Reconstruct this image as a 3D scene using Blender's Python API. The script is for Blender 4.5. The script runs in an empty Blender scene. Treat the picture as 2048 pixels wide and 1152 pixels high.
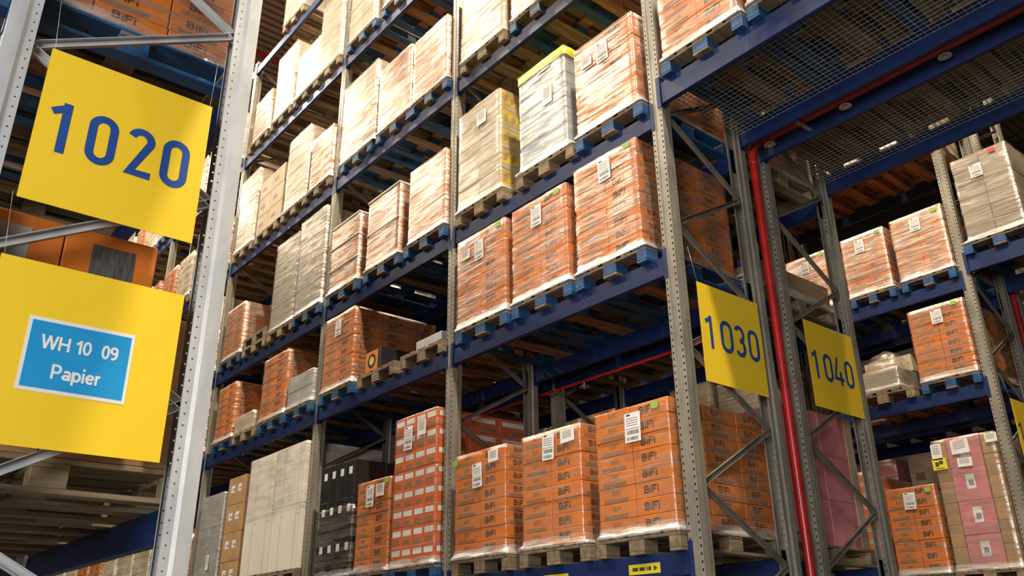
import bpy, bmesh, math, random
from mathutils import Matrix, Vector

SC = bpy.context.scene
COL = SC.collection

# ---------------------------------------------------------------- camera
cam_data = bpy.data.cameras.new('camera')
cam_data.sensor_width = 36.0
cam_data.lens = 1700.91 / 2048.0 * 36.0
cam_data.clip_start = 0.05
cam_data.clip_end = 200
cam = bpy.data.objects.new('camera', cam_data)
COL.objects.link(cam)
cam.matrix_world = Matrix(((0.63260158, 0.308788, 0.71025714, 3.67485827),
                           (0.77440336, -0.23951727, -0.58560303, -4.61946296),
                           (-0.01070833, 0.92047892, -0.39064547, 1.6),
                           (0, 0, 0, 1)))
SC.camera = cam

# ---------------------------------------------------------------- light and exposure
SC.view_settings.view_transform = 'Standard'
SC.view_settings.look = 'None'
SC.view_settings.gamma = 1.0
SC.view_settings.use_curve_mapping = False
SC.view_settings.exposure = -0.85
SC.cycles.max_bounces = 5
SC.cycles.diffuse_bounces = 3
SC.cycles.glossy_bounces = 2
SC.cycles.transparent_max_bounces = 10
SC.cycles.transmission_bounces = 2
SC.cycles.caustics_reflective = False
SC.cycles.caustics_refractive = False
SC.cycles.sample_clamp_indirect = 4.0

world = bpy.data.worlds.new('hall_air')
SC.world = world
world.use_nodes = True
world.node_tree.nodes['Background'].inputs[0].default_value = (1.0, 0.82, 0.62, 1)
world.node_tree.nodes['Background'].inputs[1].default_value = 0.02

LAMP_Z = 14.4
# (x, y, watts, colour): high bay lamps over middle and right aisles, added fill over the left
LAMPS = [(3.0, -1.96, 4000, (1.0, 0.87, 0.68)), (-3.0, -1.96, 350, (1.0, 0.87, 0.68)),
         (-7.6, -1.96, 900, (1.0, 0.90, 0.73)), (-13.0, -1.96, 1300, (1.0, 0.90, 0.73)),
         (-19.0, -1.96, 1300, (1.0, 0.90, 0.73)),
         (2.4, 3.95, 1350, (1.0, 0.86, 0.66)), (-4.0, 3.95, 1000, (1.0, 0.86, 0.66)),
         (5.5, -7.4, 500, (0.86, 0.93, 1.0)),
         (-1.5, -7.6, 800, (1.0, 0.88, 0.70)), (-8.0, -7.6, 1300, (1.0, 0.88, 0.70)), (-15.0, -7.6, 1200, (1.0, 0.88, 0.70))]  # unseen row, added to light the shelf fronts from the left
for lx, ly, w, c in LAMPS:
    ld = bpy.data.lights.new('high_bay_light', 'AREA')
    ld.shape = 'DISK'
    ld.size = 0.42
    ld.energy = w
    ld.color = c
    lo = bpy.data.objects.new('high_bay_light', ld)
    COL.objects.link(lo)
    lo.location = (lx, ly, LAMP_Z - 0.03)

# unseen fill light added on the left to brighten the load fronts
ld = bpy.data.lights.new('added_fill_light', 'AREA')
ld.shape = 'RECTANGLE'
ld.size = 5.0
ld.size_y = 4.4
ld.energy = 1650
ld.color = (0.96, 0.97, 0.98)
lo = bpy.data.objects.new('added_fill_light', ld)
COL.objects.link(lo)
lo.location = (5.6, -10.6, 3.2)
lo.rotation_euler = (math.radians(90), 0, math.radians(18))

# ---------------------------------------------------------------- node helpers
def new_mat(name):
    m = bpy.data.materials.new(name)
    m.use_nodes = True
    nt = m.node_tree
    return m, nt, nt.nodes['Principled BSDF'], nt.nodes['Material Output']

def rgba(c):
    return (c[0], c[1], c[2], 1.0)

def coords(nt, scale=(1, 1, 1), rot=(0, 0, 0), rand=True):
    tc = nt.nodes.new('ShaderNodeTexCoord')
    mp = nt.nodes.new('ShaderNodeMapping')
    mp.inputs['Scale'].default_value = scale
    mp.inputs['Rotation'].default_value = rot
    nt.links.new(tc.outputs['Object'], mp.inputs['Vector'])
    if rand:
        oi = nt.nodes.new('ShaderNodeObjectInfo')
        mul = nt.nodes.new('ShaderNodeMath')
        mul.operation = 'MULTIPLY'
        mul.inputs[1].default_value = 37.0
        nt.links.new(oi.outputs['Random'], mul.inputs[0])
        nt.links.new(mul.outputs[0], mp.inputs['Location'])
    return mp.outputs['Vector']

def noise(nt, vec, scale, detail=3.0, rough=0.55, dist=0.0):
    n = nt.nodes.new('ShaderNodeTexNoise')
    n.inputs['Scale'].default_value = scale
    n.inputs['Detail'].default_value = detail
    n.inputs['Roughness'].default_value = rough
    n.inputs['Distortion'].default_value = dist
    nt.links.new(vec, n.inputs['Vector'])
    return n.outputs['Fac']

def ramp(nt, fac, stops):
    r = nt.nodes.new('ShaderNodeValToRGB')
    el = r.color_ramp.elements
    while len(el) < len(stops):
        el.new(0.5)
    for e, (p, c) in zip(el, stops):
        e.position = p
        e.color = rgba(c)
    nt.links.new(fac, r.inputs['Fac'])
    return r.outputs['Color']

def bump(nt, bsdf, h, strength, dist=0.01):
    b = nt.nodes.new('ShaderNodeBump')
    b.inputs['Strength'].default_value = strength
    b.inputs['Distance'].default_value = dist
    nt.links.new(h, b.inputs['Height'])
    nt.links.new(b.outputs['Normal'], bsdf.inputs['Normal'])
    return b

def mottled(name, c1, c2, rough=0.6, metal=0.0, scale=6.0, stretch=(1, 1, 1), bmp=0.0, lo=0.35, hi=0.65, detail=4.0):
    m, nt, b, o = new_mat(name)
    v = coords(nt, stretch)
    f = noise(nt, v, scale, detail)
    nt.links.new(ramp(nt, f, [(lo, c1), (hi, c2)]), b.inputs['Base Color'])
    b.inputs['Roughness'].default_value = rough
    b.inputs['Metallic'].default_value = metal
    if bmp:
        bump(nt, b, f, bmp)
    return m

M = {}
M['galvanised'] = mottled('galvanised_steel', (0.25, 0.225, 0.175), (0.36, 0.325, 0.26), 0.42, 0.3, 9, (1, 1, .35))
M['pale_galvanised'] = mottled('pale_galvanised_steel', (0.46, 0.46, 0.455), (0.60, 0.59, 0.575), 0.58, 0.2, 9, (1, 1, .35))  # paler steel tone for the foreground rack
M['brace'] = mottled('brace_steel', (0.20, 0.18, 0.14), (0.32, 0.29, 0.23), 0.42, 0.4, 7)
M['blue_steel'] = mottled('blue_beam_paint', (0.003, 0.013, 0.065), (0.005, 0.021, 0.10), 0.5, 0.0, 3, (1, 1, 1))
M['bolt'] = mottled('zinc_bolt', (.5, .5, .48), (.7, .7, .68), .3, .8, 20)
M['red_paint'] = mottled('red_pipe_paint', (0.36, 0.012, 0.010), (0.50, 0.018, 0.014), 0.32, 0, 5)
M['chrome'] = mottled('sprinkler_metal', (.45, .44, .42), (.62, .61, .58), .3, .7, 12)
M['wire'] = mottled('galvanised_wire', (.42, .42, .40), (.58, .58, .56), .4, .55, 12)
M['wood'] = mottled('pallet_wood', (0.13, 0.088, 0.044), (0.38, 0.28, 0.155), 0.75, 0, 3.0, (7, .7, 7), .25, .3, .7, 6)
M['old_wood'] = mottled('weathered_pallet_wood', (0.10, 0.07, 0.04), (0.29, 0.21, 0.125), 0.8, 0, 3.0, (7, .7, 7), .25, .3, .7, 6)
M['blue_wood'] = mottled('blue_painted_pallet_wood', (0.008, 0.040, 0.10), (0.018, 0.11, 0.28), 0.6, 0, 3.0, (4, .8, 5), .2, .3, .75, 6)
M['black_plastic'] = mottled('dark_plastic', (.012, .012, .014), (.03, .03, .034), .5, 0, 5)
M['orange'] = mottled('orange_cardboard', (0.56, 0.142, 0.012), (0.66, 0.182, 0.020), 0.55, 0, 4)
M['red_orange'] = mottled('red_orange_cardboard', (0.60, 0.105, 0.018), (0.68, 0.14, 0.025), 0.5, 0, 4)
M['brown'] = mottled('brown_cardboard', (0.36, 0.20, 0.085), (0.46, 0.27, 0.12), 0.7, 0, 3)
M['light_brown'] = mottled('light_brown_cardboard', (0.46, 0.34, 0.20), (0.58, 0.45, 0.29), 0.7, 0, 3)
M['dark_brown'] = mottled('dark_brown_cardboard', (0.10, 0.05, 0.022), (0.16, 0.08, 0.035), 0.7, 0, 3)
M['cream'] = mottled('cream_cardboard', (0.48, 0.38, 0.25), (0.60, 0.49, 0.33), 0.7, 0, 3)
M['taupe'] = mottled('taupe_cardboard', (0.26, 0.21, 0.15), (0.35, 0.285, 0.21), 0.7, 0, 3)
M['white_card'] = mottled('white_cardboard', (0.72, 0.65, 0.55), (0.80, 0.73, 0.63), 0.6, 0, 2)
M['grey_card'] = mottled('grey_cardboard', (0.30, 0.30, 0.28), (0.42, 0.42, 0.40), 0.6, 0, 3)
M['bluegrey'] = mottled('blue_grey_cardboard', (0.30, 0.36, 0.38), (0.42, 0.47, 0.48), 0.5, 0, 3)
M['black_card'] = mottled('black_cardboard', (0.010, 0.009, 0.009), (0.022, 0.020, 0.019), 0.45, 0, 3)
M['yellow_card'] = mottled('yellow_cardboard', (0.62, 0.40, 0.02), (0.72, 0.50, 0.04), 0.5, 0, 6)
M['pink'] = mottled('pink_cardboard', (0.56, 0.17, 0.17), (0.66, 0.24, 0.23), 0.6, 0, 3)
M['green_card'] = mottled('green_cardboard', (0.12, 0.22, 0.05), (0.2, 0.32, 0.08), 0.6, 0, 3)
M['ink'] = mottled('grey_brown_ink', (0.22, 0.105, 0.04), (0.30, 0.15, 0.06), 0.6, 0, 60)
M['dark_ink'] = mottled('dark_ink', (0.035, 0.028, 0.025), (0.06, 0.045, 0.04), 0.6, 0, 10)
M['paper'] = mottled('white_label_paper', (0.72, 0.70, 0.66), (0.82, 0.80, 0.77), 0.6, 0, 5)
M['green_paper'] = mottled('green_sticker_paper', (0.22, 0.42, 0.06), (0.28, 0.50, 0.09), 0.6, 0, 5)
M['red_paper'] = mottled('red_sticker_paper', (0.70, 0.04, 0.03), (0.78, 0.06, 0.04), 0.6, 0, 5)
M['yellow_paper'] = mottled('yellow_label_paper', (0.78, 0.60, 0.02), (0.84, 0.66, 0.04), 0.5, 0, 5)
M['sign_yellow'] = mottled('yellow_sign_enamel', (0.92, 0.60, 0.022), (0.96, 0.63, 0.030), 0.42, 0, 2)
M['sign_blue'] = mottled('blue_sign_print', (0.012, 0.062, 0.27), (0.016, 0.074, 0.31), 0.45, 0, 4)
M['label_blue'] = mottled('light_blue_label', (0.012, 0.29, 0.60), (0.016, 0.32, 0.65), 0.45, 0, 4)
M['label_white'] = mottled('white_label_print', (0.78, 0.76, 0.72), (0.84, 0.82, 0.78), 0.5, 0, 4)
M['sign_back'] = M['sign_yellow']
M['slip'] = mottled('grey_brown_slip_sheet', (.045, .036, .028), (.07, .056, .044), .8, 0, 3)
M['weave'] = mottled('dark_woven_panel', (.05, .045, .04), (.12, .11, .095), .6, 0, 14, (1, 6, 1), 0)
M['concrete'] = mottled('concrete_floor', (0.06, 0.056, 0.05), (0.085, 0.08, 0.072), 0.5, 0, 1.2)
M['wall'] = mottled('hall_wall_panel', (0.035, 0.032, 0.028), (0.05, 0.045, 0.038), 0.7, 0, 1)
M['lamp_shell'] = mottled('lamp_aluminium', (.4, .4, .4), (.5, .5, .5), .3, .8, 3)

# corrugated roof: ribs running across the aisles
m, nt, b, o = new_mat('corrugated_roof_sheet')
v = coords(nt, (1, 1, 1), rand=False)
w = nt.nodes.new('ShaderNodeTexWave')
w.bands_direction = 'X'
w.inputs['Scale'].default_value = 1.5
w.inputs['Distortion'].default_value = 0.15
nt.links.new(v, w.inputs['Vector'])
f = noise(nt, v, 0.8)
nt.links.new(ramp(nt, f, [(.3, (.26, .19, .115)), (.7, (.34, .25, .16))]), b.inputs['Base Color'])
bump(nt, b, w.outputs['Fac'], 0.9, 0.08)
b.inputs['Roughness'].default_value = .6
M['roof'] = m

def film_material(name, lo, hi, tint, glo, ghi, rough=.36):
    """stretch film: see-through with a little milkiness (lo..hi) and a streaky sheen (glo..ghi)"""
    m, nt, b, o = new_mat(name)
    v = coords(nt, (0.8, 0.8, 13.0), (0.10, -0.10, 0))
    n1 = noise(nt, v, 2.6, 5.0, 0.6, 0.5)
    v2 = coords(nt, (1.0, 1.0, 5.0), (-0.3, 0.3, 0))
    n2 = noise(nt, v2, 2.2, 4.0, 0.6, 0.9)
    add = nt.nodes.new('ShaderNodeMath'); add.operation = 'MULTIPLY_ADD'
    add.inputs[1].default_value = .5
    nt.links.new(n1, add.inputs[0])
    m2 = nt.nodes.new('ShaderNodeMath'); m2.operation = 'MULTIPLY'; m2.inputs[1].default_value = .5
    nt.links.new(n2, m2.inputs[0]); nt.links.new(m2.outputs[0], add.inputs[2])
    def rng(a, c):
        mr = nt.nodes.new('ShaderNodeMapRange')
        mr.inputs['From Min'].default_value = .42
        mr.inputs['From Max'].default_value = .64
        mr.inputs['To Min'].default_value = a
        mr.inputs['To Max'].default_value = c
        mr.clamp = True
        nt.links.new(add.outputs[0], mr.inputs['Value'])
        return mr.outputs[0]
    b.inputs['Base Color'].default_value = rgba(tint)
    b.inputs['Roughness'].default_value = .5
    b.inputs['Specular IOR Level'].default_value = .3
    tr = nt.nodes.new('ShaderNodeBsdfTransparent')
    mix = nt.nodes.new('ShaderNodeMixShader')
    nt.links.new(rng(lo, hi), mix.inputs['Fac'])
    nt.links.new(tr.outputs[0], mix.inputs[1])
    nt.links.new(b.outputs[0], mix.inputs[2])
    bp = nt.nodes.new('ShaderNodeBump')
    bp.inputs['Strength'].default_value = .60
    bp.inputs['Distance'].default_value = .02
    nt.links.new(add.outputs[0], bp.inputs['Height'])
    gl = nt.nodes.new('ShaderNodeBsdfGlossy')
    gl.inputs['Roughness'].default_value = rough
    gl.inputs['Color'].default_value = (1, .90, .79, 1)
    nt.links.new(bp.outputs['Normal'], gl.inputs['Normal'])
    mix2 = nt.nodes.new('ShaderNodeMixShader')
    nt.links.new(rng(glo, ghi), mix2.inputs['Fac'])
    nt.links.new(mix.outputs[0], mix2.inputs[1])
    nt.links.new(gl.outputs[0], mix2.inputs[2])
    nt.links.new(mix2.outputs[0], o.inputs['Surface'])
    return m

M['film'] = film_material('stretch_film', 0.0, 0.20, (.82, .72, .62), .0, .40, .24)
M['film_thin'] = film_material('thin_stretch_film', 0.0, 0.14, (.82, .72, .62), .0, .26, .22)
M['film_heavy'] = film_material('thick_stretch_film', 0.02, 0.34, (.76, .68, .58), .02, .40, .26)
M['film_shiny'] = film_material('glossy_stretch_film', 0.0, 0.22, (.76, .66, .55), .12, .52, .34)
M['film_band'] = film_material('doubled_film_band', 0.10, 0.65, (.95, .93, .90), .10, .45, .25)
M['film_yellow'] = film_material('yellow_green_cover_film', 0.75, 0.98, (.62, .66, .05), .03, .1)

# ---------------------------------------------------------------- mesh helpers
def bm_box(bm, x0, x1, y0, y1, z0, z1, mi=0):
    vs = [bm.verts.new(p) for p in ((x0, y0, z0), (x1, y0, z0), (x1, y1, z0), (x0, y1, z0),
                                    (x0, y0, z1), (x1, y0, z1), (x1, y1, z1), (x0, y1, z1))]
    fs = []
    for q in ((0, 3, 2, 1), (4, 5, 6, 7), (0, 1, 5, 4), (1, 2, 6, 5), (2, 3, 7, 6), (3, 0, 4, 7)):
        f = bm.faces.new([vs[i] for i in q])
        f.material_index = mi
        fs.append(f)
    return vs, fs

def bm_quad(bm, pts, mi=0):
    f = bm.faces.new([bm.verts.new(p) for p in pts])
    f.material_index = mi
    return f

def bm_bar(bm, a, b, w, h, mi=0, up=(0, 0, 1)):
    """box bar of width w and height h from a to b"""
    a = Vector(a); b = Vector(b)
    d = (b - a).normalized()
    s = d.cross(Vector(up))
    if s.length < 1e-4:
        s = d.cross(Vector((1, 0, 0)))
    s.normalize()
    u = s.cross(d)
    vs = []
    for p in (a, b):
        for i, j in ((-1, -1), (1, -1), (1, 1), (-1, 1)):
            vs.append(bm.verts.new(p + s * (w / 2 * i) + u * (h / 2 * j)))
    for q in ((3, 2, 1, 0), (4, 5, 6, 7), (0, 1, 5, 4), (1, 2, 6, 5), (2, 3, 7, 6), (3, 0, 4, 7)):
        f = bm.faces.new([vs[i] for i in q])
        f.material_index = mi

def bm_tube(bm, a, b, r, n=16, mi=0, r2=None):
    a = Vector(a); b = Vector(b)
    d = (b - a).normalized()
    s = d.orthogonal().normalized()
    u = d.cross(s)
    r2 = r if r2 is None else r2
    A, B = [], []
    for i in range(n):
        t = 2 * math.pi * i / n
        o = s * math.cos(t) + u * math.sin(t)
        A.append(bm.verts.new(a + o * r)); B.append(bm.verts.new(b + o * r2))
    for i in range(n):
        j = (i + 1) % n
        f = bm.faces.new((A[i], A[j], B[j], B[i])); f.smooth = True; f.material_index = mi
    f = bm.faces.new(A[::-1]); f.material_index = mi
    f = bm.faces.new(B); f.material_index = mi

def to_mesh(bm, name, mats, bevel=0.0, normals=True):
    if bevel:
        bmesh.ops.bevel(bm, geom=list(bm.edges), offset=bevel, segments=1, affect='EDGES')
    if normals:
        bmesh.ops.recalc_face_normals(bm, faces=list(bm.faces))
    me = bpy.data.meshes.new(name)
    bm.to_mesh(me)
    bm.free()
    for mm in mats:
        me.materials.append(M[mm] if isinstance(mm, str) else mm)
    return me

def link(name, me, parent=None, loc=(0, 0, 0), rz=0.0):
    o = bpy.data.objects.new(name, me)
    COL.objects.link(o)
    o.location = loc
    if rz:
        o.rotation_euler = (0, 0, rz)
    if parent:
        o.parent = parent
    return o

def thing(name, label, cat, loc=(0, 0, 0), rz=0.0, group=None, me=None):
    o = link(name, me, None, loc, rz)
    o['label'] = label
    o['category'] = cat
    if group:
        o['group'] = group
    return o

def structure(name, me, loc=(0, 0, 0)):
    o = link(name, me, None, loc)
    o['kind'] = 'structure'
    return o

# lettering drawn as flat strokes --------------------------------------
def stroke(bm, pts, w, place, mi, closed=False):
    n = len(pts)
    L, R = [], []
    for i, p in enumerate(pts):
        p = Vector(p)
        a = Vector(pts[i - 1]) if (i > 0 or closed) else None
        b = Vector(pts[(i + 1) % n]) if (i < n - 1 or closed) else None
        d1 = (p - a).normalized() if a is not None else (b - p).normalized()
        d2 = (b - p).normalized() if b is not None else d1
        t = (d1 + d2)
        if t.length < 1e-6: t = d1
        t.normalize()
        nn = Vector((-t.y, t.x))
        k = min(1.6, 1 / max(.3, nn.dot(Vector((-d1.y, d1.x)))))
        L.append(p + nn * (w / 2 * k)); R.append(p - nn * (w / 2 * k))
    for i in (range(n) if closed else range(n - 1)):
        j = (i + 1) % n
        bm_quad(bm, [place(*R[i]), place(*R[j]), place(*L[j]), place(*L[i])], mi)

def arc(cx, cy, rx, ry, a0, a1, n=14):
    return [(cx + rx * math.cos(math.radians(a0 + (a1 - a0) * i / n)), cy + ry * math.sin(math.radians(a0 + (a1 - a0) * i / n))) for i in range(n + 1)]

GLYPH = {   # width, list of strokes in a box of height 1
    'W': (1.10, [[(.06, 1), (.29, 0)], [(.29, 0), (.53, .98)], [(.53, .98), (.77, 0)], [(.77, 0), (1.0, 1)]]),
    'H': (.74, [[(.09, 0), (.09, 1)], [(.65, 0), (.65, 1)], [(.09, .5), (.65, .5)]]),
    '1': (.46, [[(.32, 0), (.32, 1)], [(.32, .90), (.06, .68)]]),
    '0': (.60, [arc(.30, .5, .21, .43, 0, 360, 20)]),
    '9': (.60, [arc(.30, .69, .21, .22, 0, 360, 16), arc(.26, .5, .25, .42, 10, -115, 10)]),
    'P': (.66, [[(.09, 0), (.09, 1)], [(.09, .92), (.36, .92)] + arc(.36, .68, .20, .24, 85, -85, 8) + [(.09, .44)]]),
    'B': (.66, [[(.09, 0), (.09, 1)], [(.09, .92), (.34, .92)] + arc(.34, .72, .18, .20, 85, -85, 7) + [(.09, .52)],
                [(.09, .515)] + arc(.36, .30, .20, .22, 85, -85, 7) + [(.09, .08)]]),
    'F': (.58, [[(.09, 0), (.09, 1)], [(.09, .92), (.56, .92)], [(.09, .50), (.48, .50)]]),
    'a': (.60, [arc(.28, .20, .18, .13, 0, 360, 12), [(.49, 0), (.49, .46)] + arc(.30, .46, .19, .14, 0, 150, 7)]),
    'p': (.60, [arc(.32, .33, .20, .27, 0, 360, 14), [(.10, -.26), (.10, .68)]]),
    'i': (.27, [[(.13, 0), (.13, .68)], [(.13, .82), (.13, .98)]]),
    'e': (.58, [arc(.29, .33, .21, .27, 5, 320, 16), [(.09, .34), (.50, .34)]]),
    'r': (.40, [[(.10, 0), (.10, .68)], arc(.30, .34, .19, .27, 165, 80, 6)]),
    ' ': (.34, []),
}
def draw_text(bm, s, h, place, mi, sw=.17, width=None, thin=1):
    """lettering drawn with strokes, centred on place(0, 0, e)"""
    tot = sum(GLYPH[c][0] for c in s)
    kx = (width / tot) if width else h
    x = -tot / 2
    e = 0.0
    for c in s:
        wd, st = GLYPH[c]
        for q in st:
            e += .00007
            pts = q[::thin] if (len(q) > 9 and thin > 1) else q
            closed = len(q) > 12 and abs(q[0][0] - q[-1][0]) < 1e-6 and abs(q[0][1] - q[-1][1]) < 1e-6
            if closed:
                pts = q[:-1][::thin]
            stroke(bm, [((x + a) * kx, (b - .5) * h) for a, b in pts], sw * h, lambda u, v, e=e: place(u, v, e), mi, closed)
        x += wd

# ---------------------------------------------------------------- hall shell
bm = bmesh.new(); bm_box(bm, -40, 18, -16, 20, -0.2, 0)
structure('floor', to_mesh(bm, 'floor', ['concrete']))
bm = bmesh.new(); bm_box(bm, -40, 18, -16, 20, 14.9, 15.1)
structure('ceiling', to_mesh(bm, 'ceiling', ['roof']))
for nm, bb in {'wall_left': (-40, 18, -16.2, -16), 'wall_right': (-40, 18, 20, 20.2),
               'wall_back': (-40.2, -40, -16, 20), 'wall_front': (18, 18.2, -16, 20)}.items():
    bm = bmesh.new(); bm_box(bm, bb[0], bb[1], bb[2], bb[3], 0, 14.9)
    structure(nm, to_mesh(bm, nm, ['wall']))

# lamp fixtures
bm = bmesh.new()
bm_tube(bm, (0, 0, 0), (0, 0, .22), .30, 24, 0, .12)
bm_tube(bm, (0, 0, .22), (0, 0, .5), .02, 8, 0)
lampme = to_mesh(bm, 'high_bay_lamp', ['lamp_shell'])
for lx, ly, w, c in LAMPS:
    thing('high_bay_lamp', 'round high bay lamp over %s, %s' % ({-1.96: 'the middle aisle', 3.95: 'the right aisle'}.get(ly, 'the left aisle as added fill'),
          'near the cross aisle' if lx > 2 else 'by the %s bay' % ('nearest' if lx > -4.5 else 'third' if lx > -10 else 'fourth' if lx > -14 else 'fifth')), 'lamp',
          (lx, ly, LAMP_Z), me=lampme)

# ---------------------------------------------------------------- rack parts
LV = {'A': 2.19, 'B': 4.335, 'C': 5.64, 'D': 7.54, 'E': 9.60, 'F': 11.62, 'T': 5.86}
SHELF = {'A': 'lowest visible shelf', 'B': 'second shelf up', 'C': 'third shelf up', 'D': 'fourth shelf up',
         'E': 'fifth shelf up', 'F': 'top shelf', 'T': 'shelf over the cross aisle'}
UW = 0.115      # upright width
TOP = 11.75

def upright_mesh(height):
    """steel section seen from its front (-y); x runs from -UW to 0"""
    c = -UW / 2
    h = UW / 2
    # columns: (x, y) points and the column index that carries holes
    right = [(.021, .009), (.024, 0), (.037, 0), (.049, 0), (h, 0), (h, .062), (h - .012, .078), (h - .012, .0955), (h - .012, .1025), (h - .012, .118), (h - .024, .118)]
    pts = [(c - x, y) for x, y in right[::-1]] + [(c + x, y) for x, y in right]
    n = len(right)
    # column k joins pts[k] and pts[k+1]; mirrored indices
    hole_cols = ({n + 2, n - 4}, {n + 7, n - 9})
    bm = bmesh.new()
    nseg = int(height / 0.05)
    rows = []
    for i in range(nseg):
        rows += [i * .05, i * .05 + .0075, i * .05 + .017]
    rows.append(nseg * .05)
    grid = [[bm.verts.new((x, y, z)) for x, y in pts] for z in rows]
    for r in range(len(rows) - 1):
        for k in range(len(pts) - 1):
            if (k in hole_cols[0] and r % 3 < 2) or (k in hole_cols[1] and r % 3 == 0):
                continue
            bm.faces.new((grid[r][k], grid[r][k + 1], grid[r + 1][k + 1], grid[r + 1][k]))
    me = to_mesh(bm, 'upright', ['galvanised'], normals=False)
    return me

UPR = upright_mesh(TOP)
# mirrored section for the far side of a frame (front faces +y)
bm = bmesh.new(); bm.from_mesh(UPR)
for v in bm.verts:
    v.co.y = -v.co.y
bmesh.ops.reverse_faces(bm, faces=list(bm.faces))
UPR_BACK = to_mesh(bm, 'upright', ['galvanised'], normals=False)

def recoloured(me, mat):
    m2 = me.copy()
    m2.materials.clear(); m2.materials.append(M[mat])
    return m2
UPR_PALE, UPR_BACK_PALE = recoloured(UPR, 'pale_galvanised'), recoloured(UPR_BACK, 'pale_galvanised')

bm = bmesh.new(); bm_box(bm, -UW - .02, .02, -.03, .15, 0, .008)
FOOT = to_mesh(bm, 'foot_plate', ['blue_steel'])
bm = bmesh.new(); bm_box(bm, -UW - .02, .02, -.15, .03, 0, .008)
FOOT_B = to_mesh(bm, 'foot_plate', ['blue_steel'])

def brace_mesh(y0, z0, y1, z1):
    bm = bmesh.new()
    d = Vector((0, y1 - y0, z1 - z0)).normalized()
    up = Vector((1, 0, 0))
    a = Vector((-.058, y0, z0)); b = Vector((-.058, y1, z1))
    # open channel: web and two flanges
    s = d.cross(up).normalized()
    bm_bar(bm, a, b, .040, .003, 0, up=(1, 0, 0))
    for k in (-1, 1):
        o = s * (.0185 * k) + Vector((.012, 0, 0))
        bm_bar(bm, a + o, b + o, .003, .024, 0, up=(1, 0, 0))
    return to_mesh(bm, 'brace', ['brace'])

_braces = {}
def frame(x, y, depth, zoff, label, group=None, cut=None):
    """upright frame: right edge at x, front at y"""
    t = thing('rack_frame', label, 'rack frame', (x, y, 0), group=group)
    new = y < -4  # foreground rack frames take the paler steel
    link('upright', UPR_PALE if new else UPR, t)
    link('upright', UPR_BACK_PALE if new else UPR_BACK, t, (0, depth, 0))
    link('foot_plate', FOOT, t)
    link('foot_plate', FOOT_B, t, (0, depth, 0))
    y0, y1 = .105, depth - .105
    z = zoff
    side = 0
    while z < TOP - .6:
        if z > .1:
            k = (side, round(y1, 3), new)
            if k not in _braces:
                _braces[k] = brace_mesh(y0, 0, y1, .5) if side == 0 else brace_mesh(y1, 0, y0, .5)
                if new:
                    _braces[k] = recoloured(_braces[k], 'pale_galvanised')
            link('brace', _braces[k], t, (0, 0, z))
        z += .5
        side ^= 1
    return t

def beam_meshes(length, h):
    """front beam, x from 0 to length, front face y=0, top z=0; connectors sit on the uprights either side"""
    bm = bmesh.new()
    bm_box(bm, 0.004, length - 0.004, 0.004, .052, -h, 0)
    body = to_mesh(bm, 'beam_body', ['blue_steel'], .004)
    bm = bmesh.new()
    bm_box(bm, -.034, .002, -.006, -.001, -h - .03, .06)
    bm_box(bm, 0.0, .004, -.006, .056, -h - .03, .06)
    left = to_mesh(bm, 'connector', ['blue_steel'])
    bm = bmesh.new()
    bm_box(bm, length - .002, length + .034, -.006, -.001, -h - .03, .06)
    bm_box(bm, length - .004, length, -.006, .056, -h - .03, .06)
    right = to_mesh(bm, 'connector', ['blue_steel'])
    return body, left, right

_beams = {}
def beam(x0, x1, y, z, label, h=.155, flip=False, group=None):
    L = round(x1 - x0, 3)
    k = (L, h, flip)
    if k not in _beams:
        ms = beam_meshes(L, h)
        if flip:
            out = []
            for me in ms:
                b2 = bmesh.new(); b2.from_mesh(me)
                for v in b2.verts:
                    v.co.y = -v.co.y
                bmesh.ops.reverse_faces(b2, faces=list(b2.faces))
                out.append(to_mesh(b2, me.name.split('.')[0], ['blue_steel'], normals=False))
            ms = out
        _beams[k] = ms
    body, l, r = _beams[k]
    t = thing('rack_beam', label, 'rack beam', (x0, y, z), group=group)
    link('beam_body', body, t)
    link('connector', l, t)
    link('connector', r, t)
    return t

# ---------------------------------------------------------------- pallets
PAL_H = .144
def pallet_part_meshes(wood):
    out = []
    r = random.Random(7)
    def part(name, boxes, bev=.003):
        bm = bmesh.new()
        for q in boxes:
            bm_box(bm, *q)
        w = wood
        if wood == 'blue_wood' and (name == 'stringer_board' or (name == 'bottom_board' and abs(boxes[0][0]) < .1) or (name == 'deck_board' and abs(boxes[0][0] + .05) < .2)):
            w = 'old_wood'
        return (name, to_mesh(bm, name, [w], bev))
    # deck boards along y
    for xc, w in ((-.3275, .145), (-.1775, .1), (0, .145), (.1775, .1), (.3275, .145)):
        out.append(part('deck_board', [(xc - w / 2, xc + w / 2, -.6, .6, .122, .144)]))
    for yc in (-.5275, 0, .5275):
        out.append(part('stringer_board', [(-.4, .4, yc - .0725, yc + .0725, .1, .1215)]))
    for xc, w in ((-.35, .1), (0, .145), (.35, .1)):
        for yc in (-.5275, 0, .5275):
            out.append(part('block', [(xc - w / 2, xc + w / 2, yc - .0725, yc + .0725, .0225, .0995)]))
        out.append(part('bottom_board', [(xc - w / 2, xc + w / 2, -.6, .6, 0, .022)]))
    return out

PAL = {k: pallet_part_meshes(m) for k, m in (('wood', 'wood'), ('old', 'old_wood'), ('blue', 'blue_wood'))}
PAL_ONE = {}
for k, parts in PAL.items():
    bm = bmesh.new()
    for _, me in parts:
        n0 = len(bm.faces)
        bm.from_mesh(me)
        bm.faces.ensure_lookup_table()
        mi = 0 if me.materials[0].name != 'weathered_pallet_wood' or k == 'old' else 1
        for f in bm.faces[n0:]:
            f.material_index = mi
    PAL_ONE[k] = to_mesh(bm, 'euro_pallet', [{'wood': 'wood', 'old': 'old_wood', 'blue': 'blue_wood'}[k], 'old_wood'])

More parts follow.
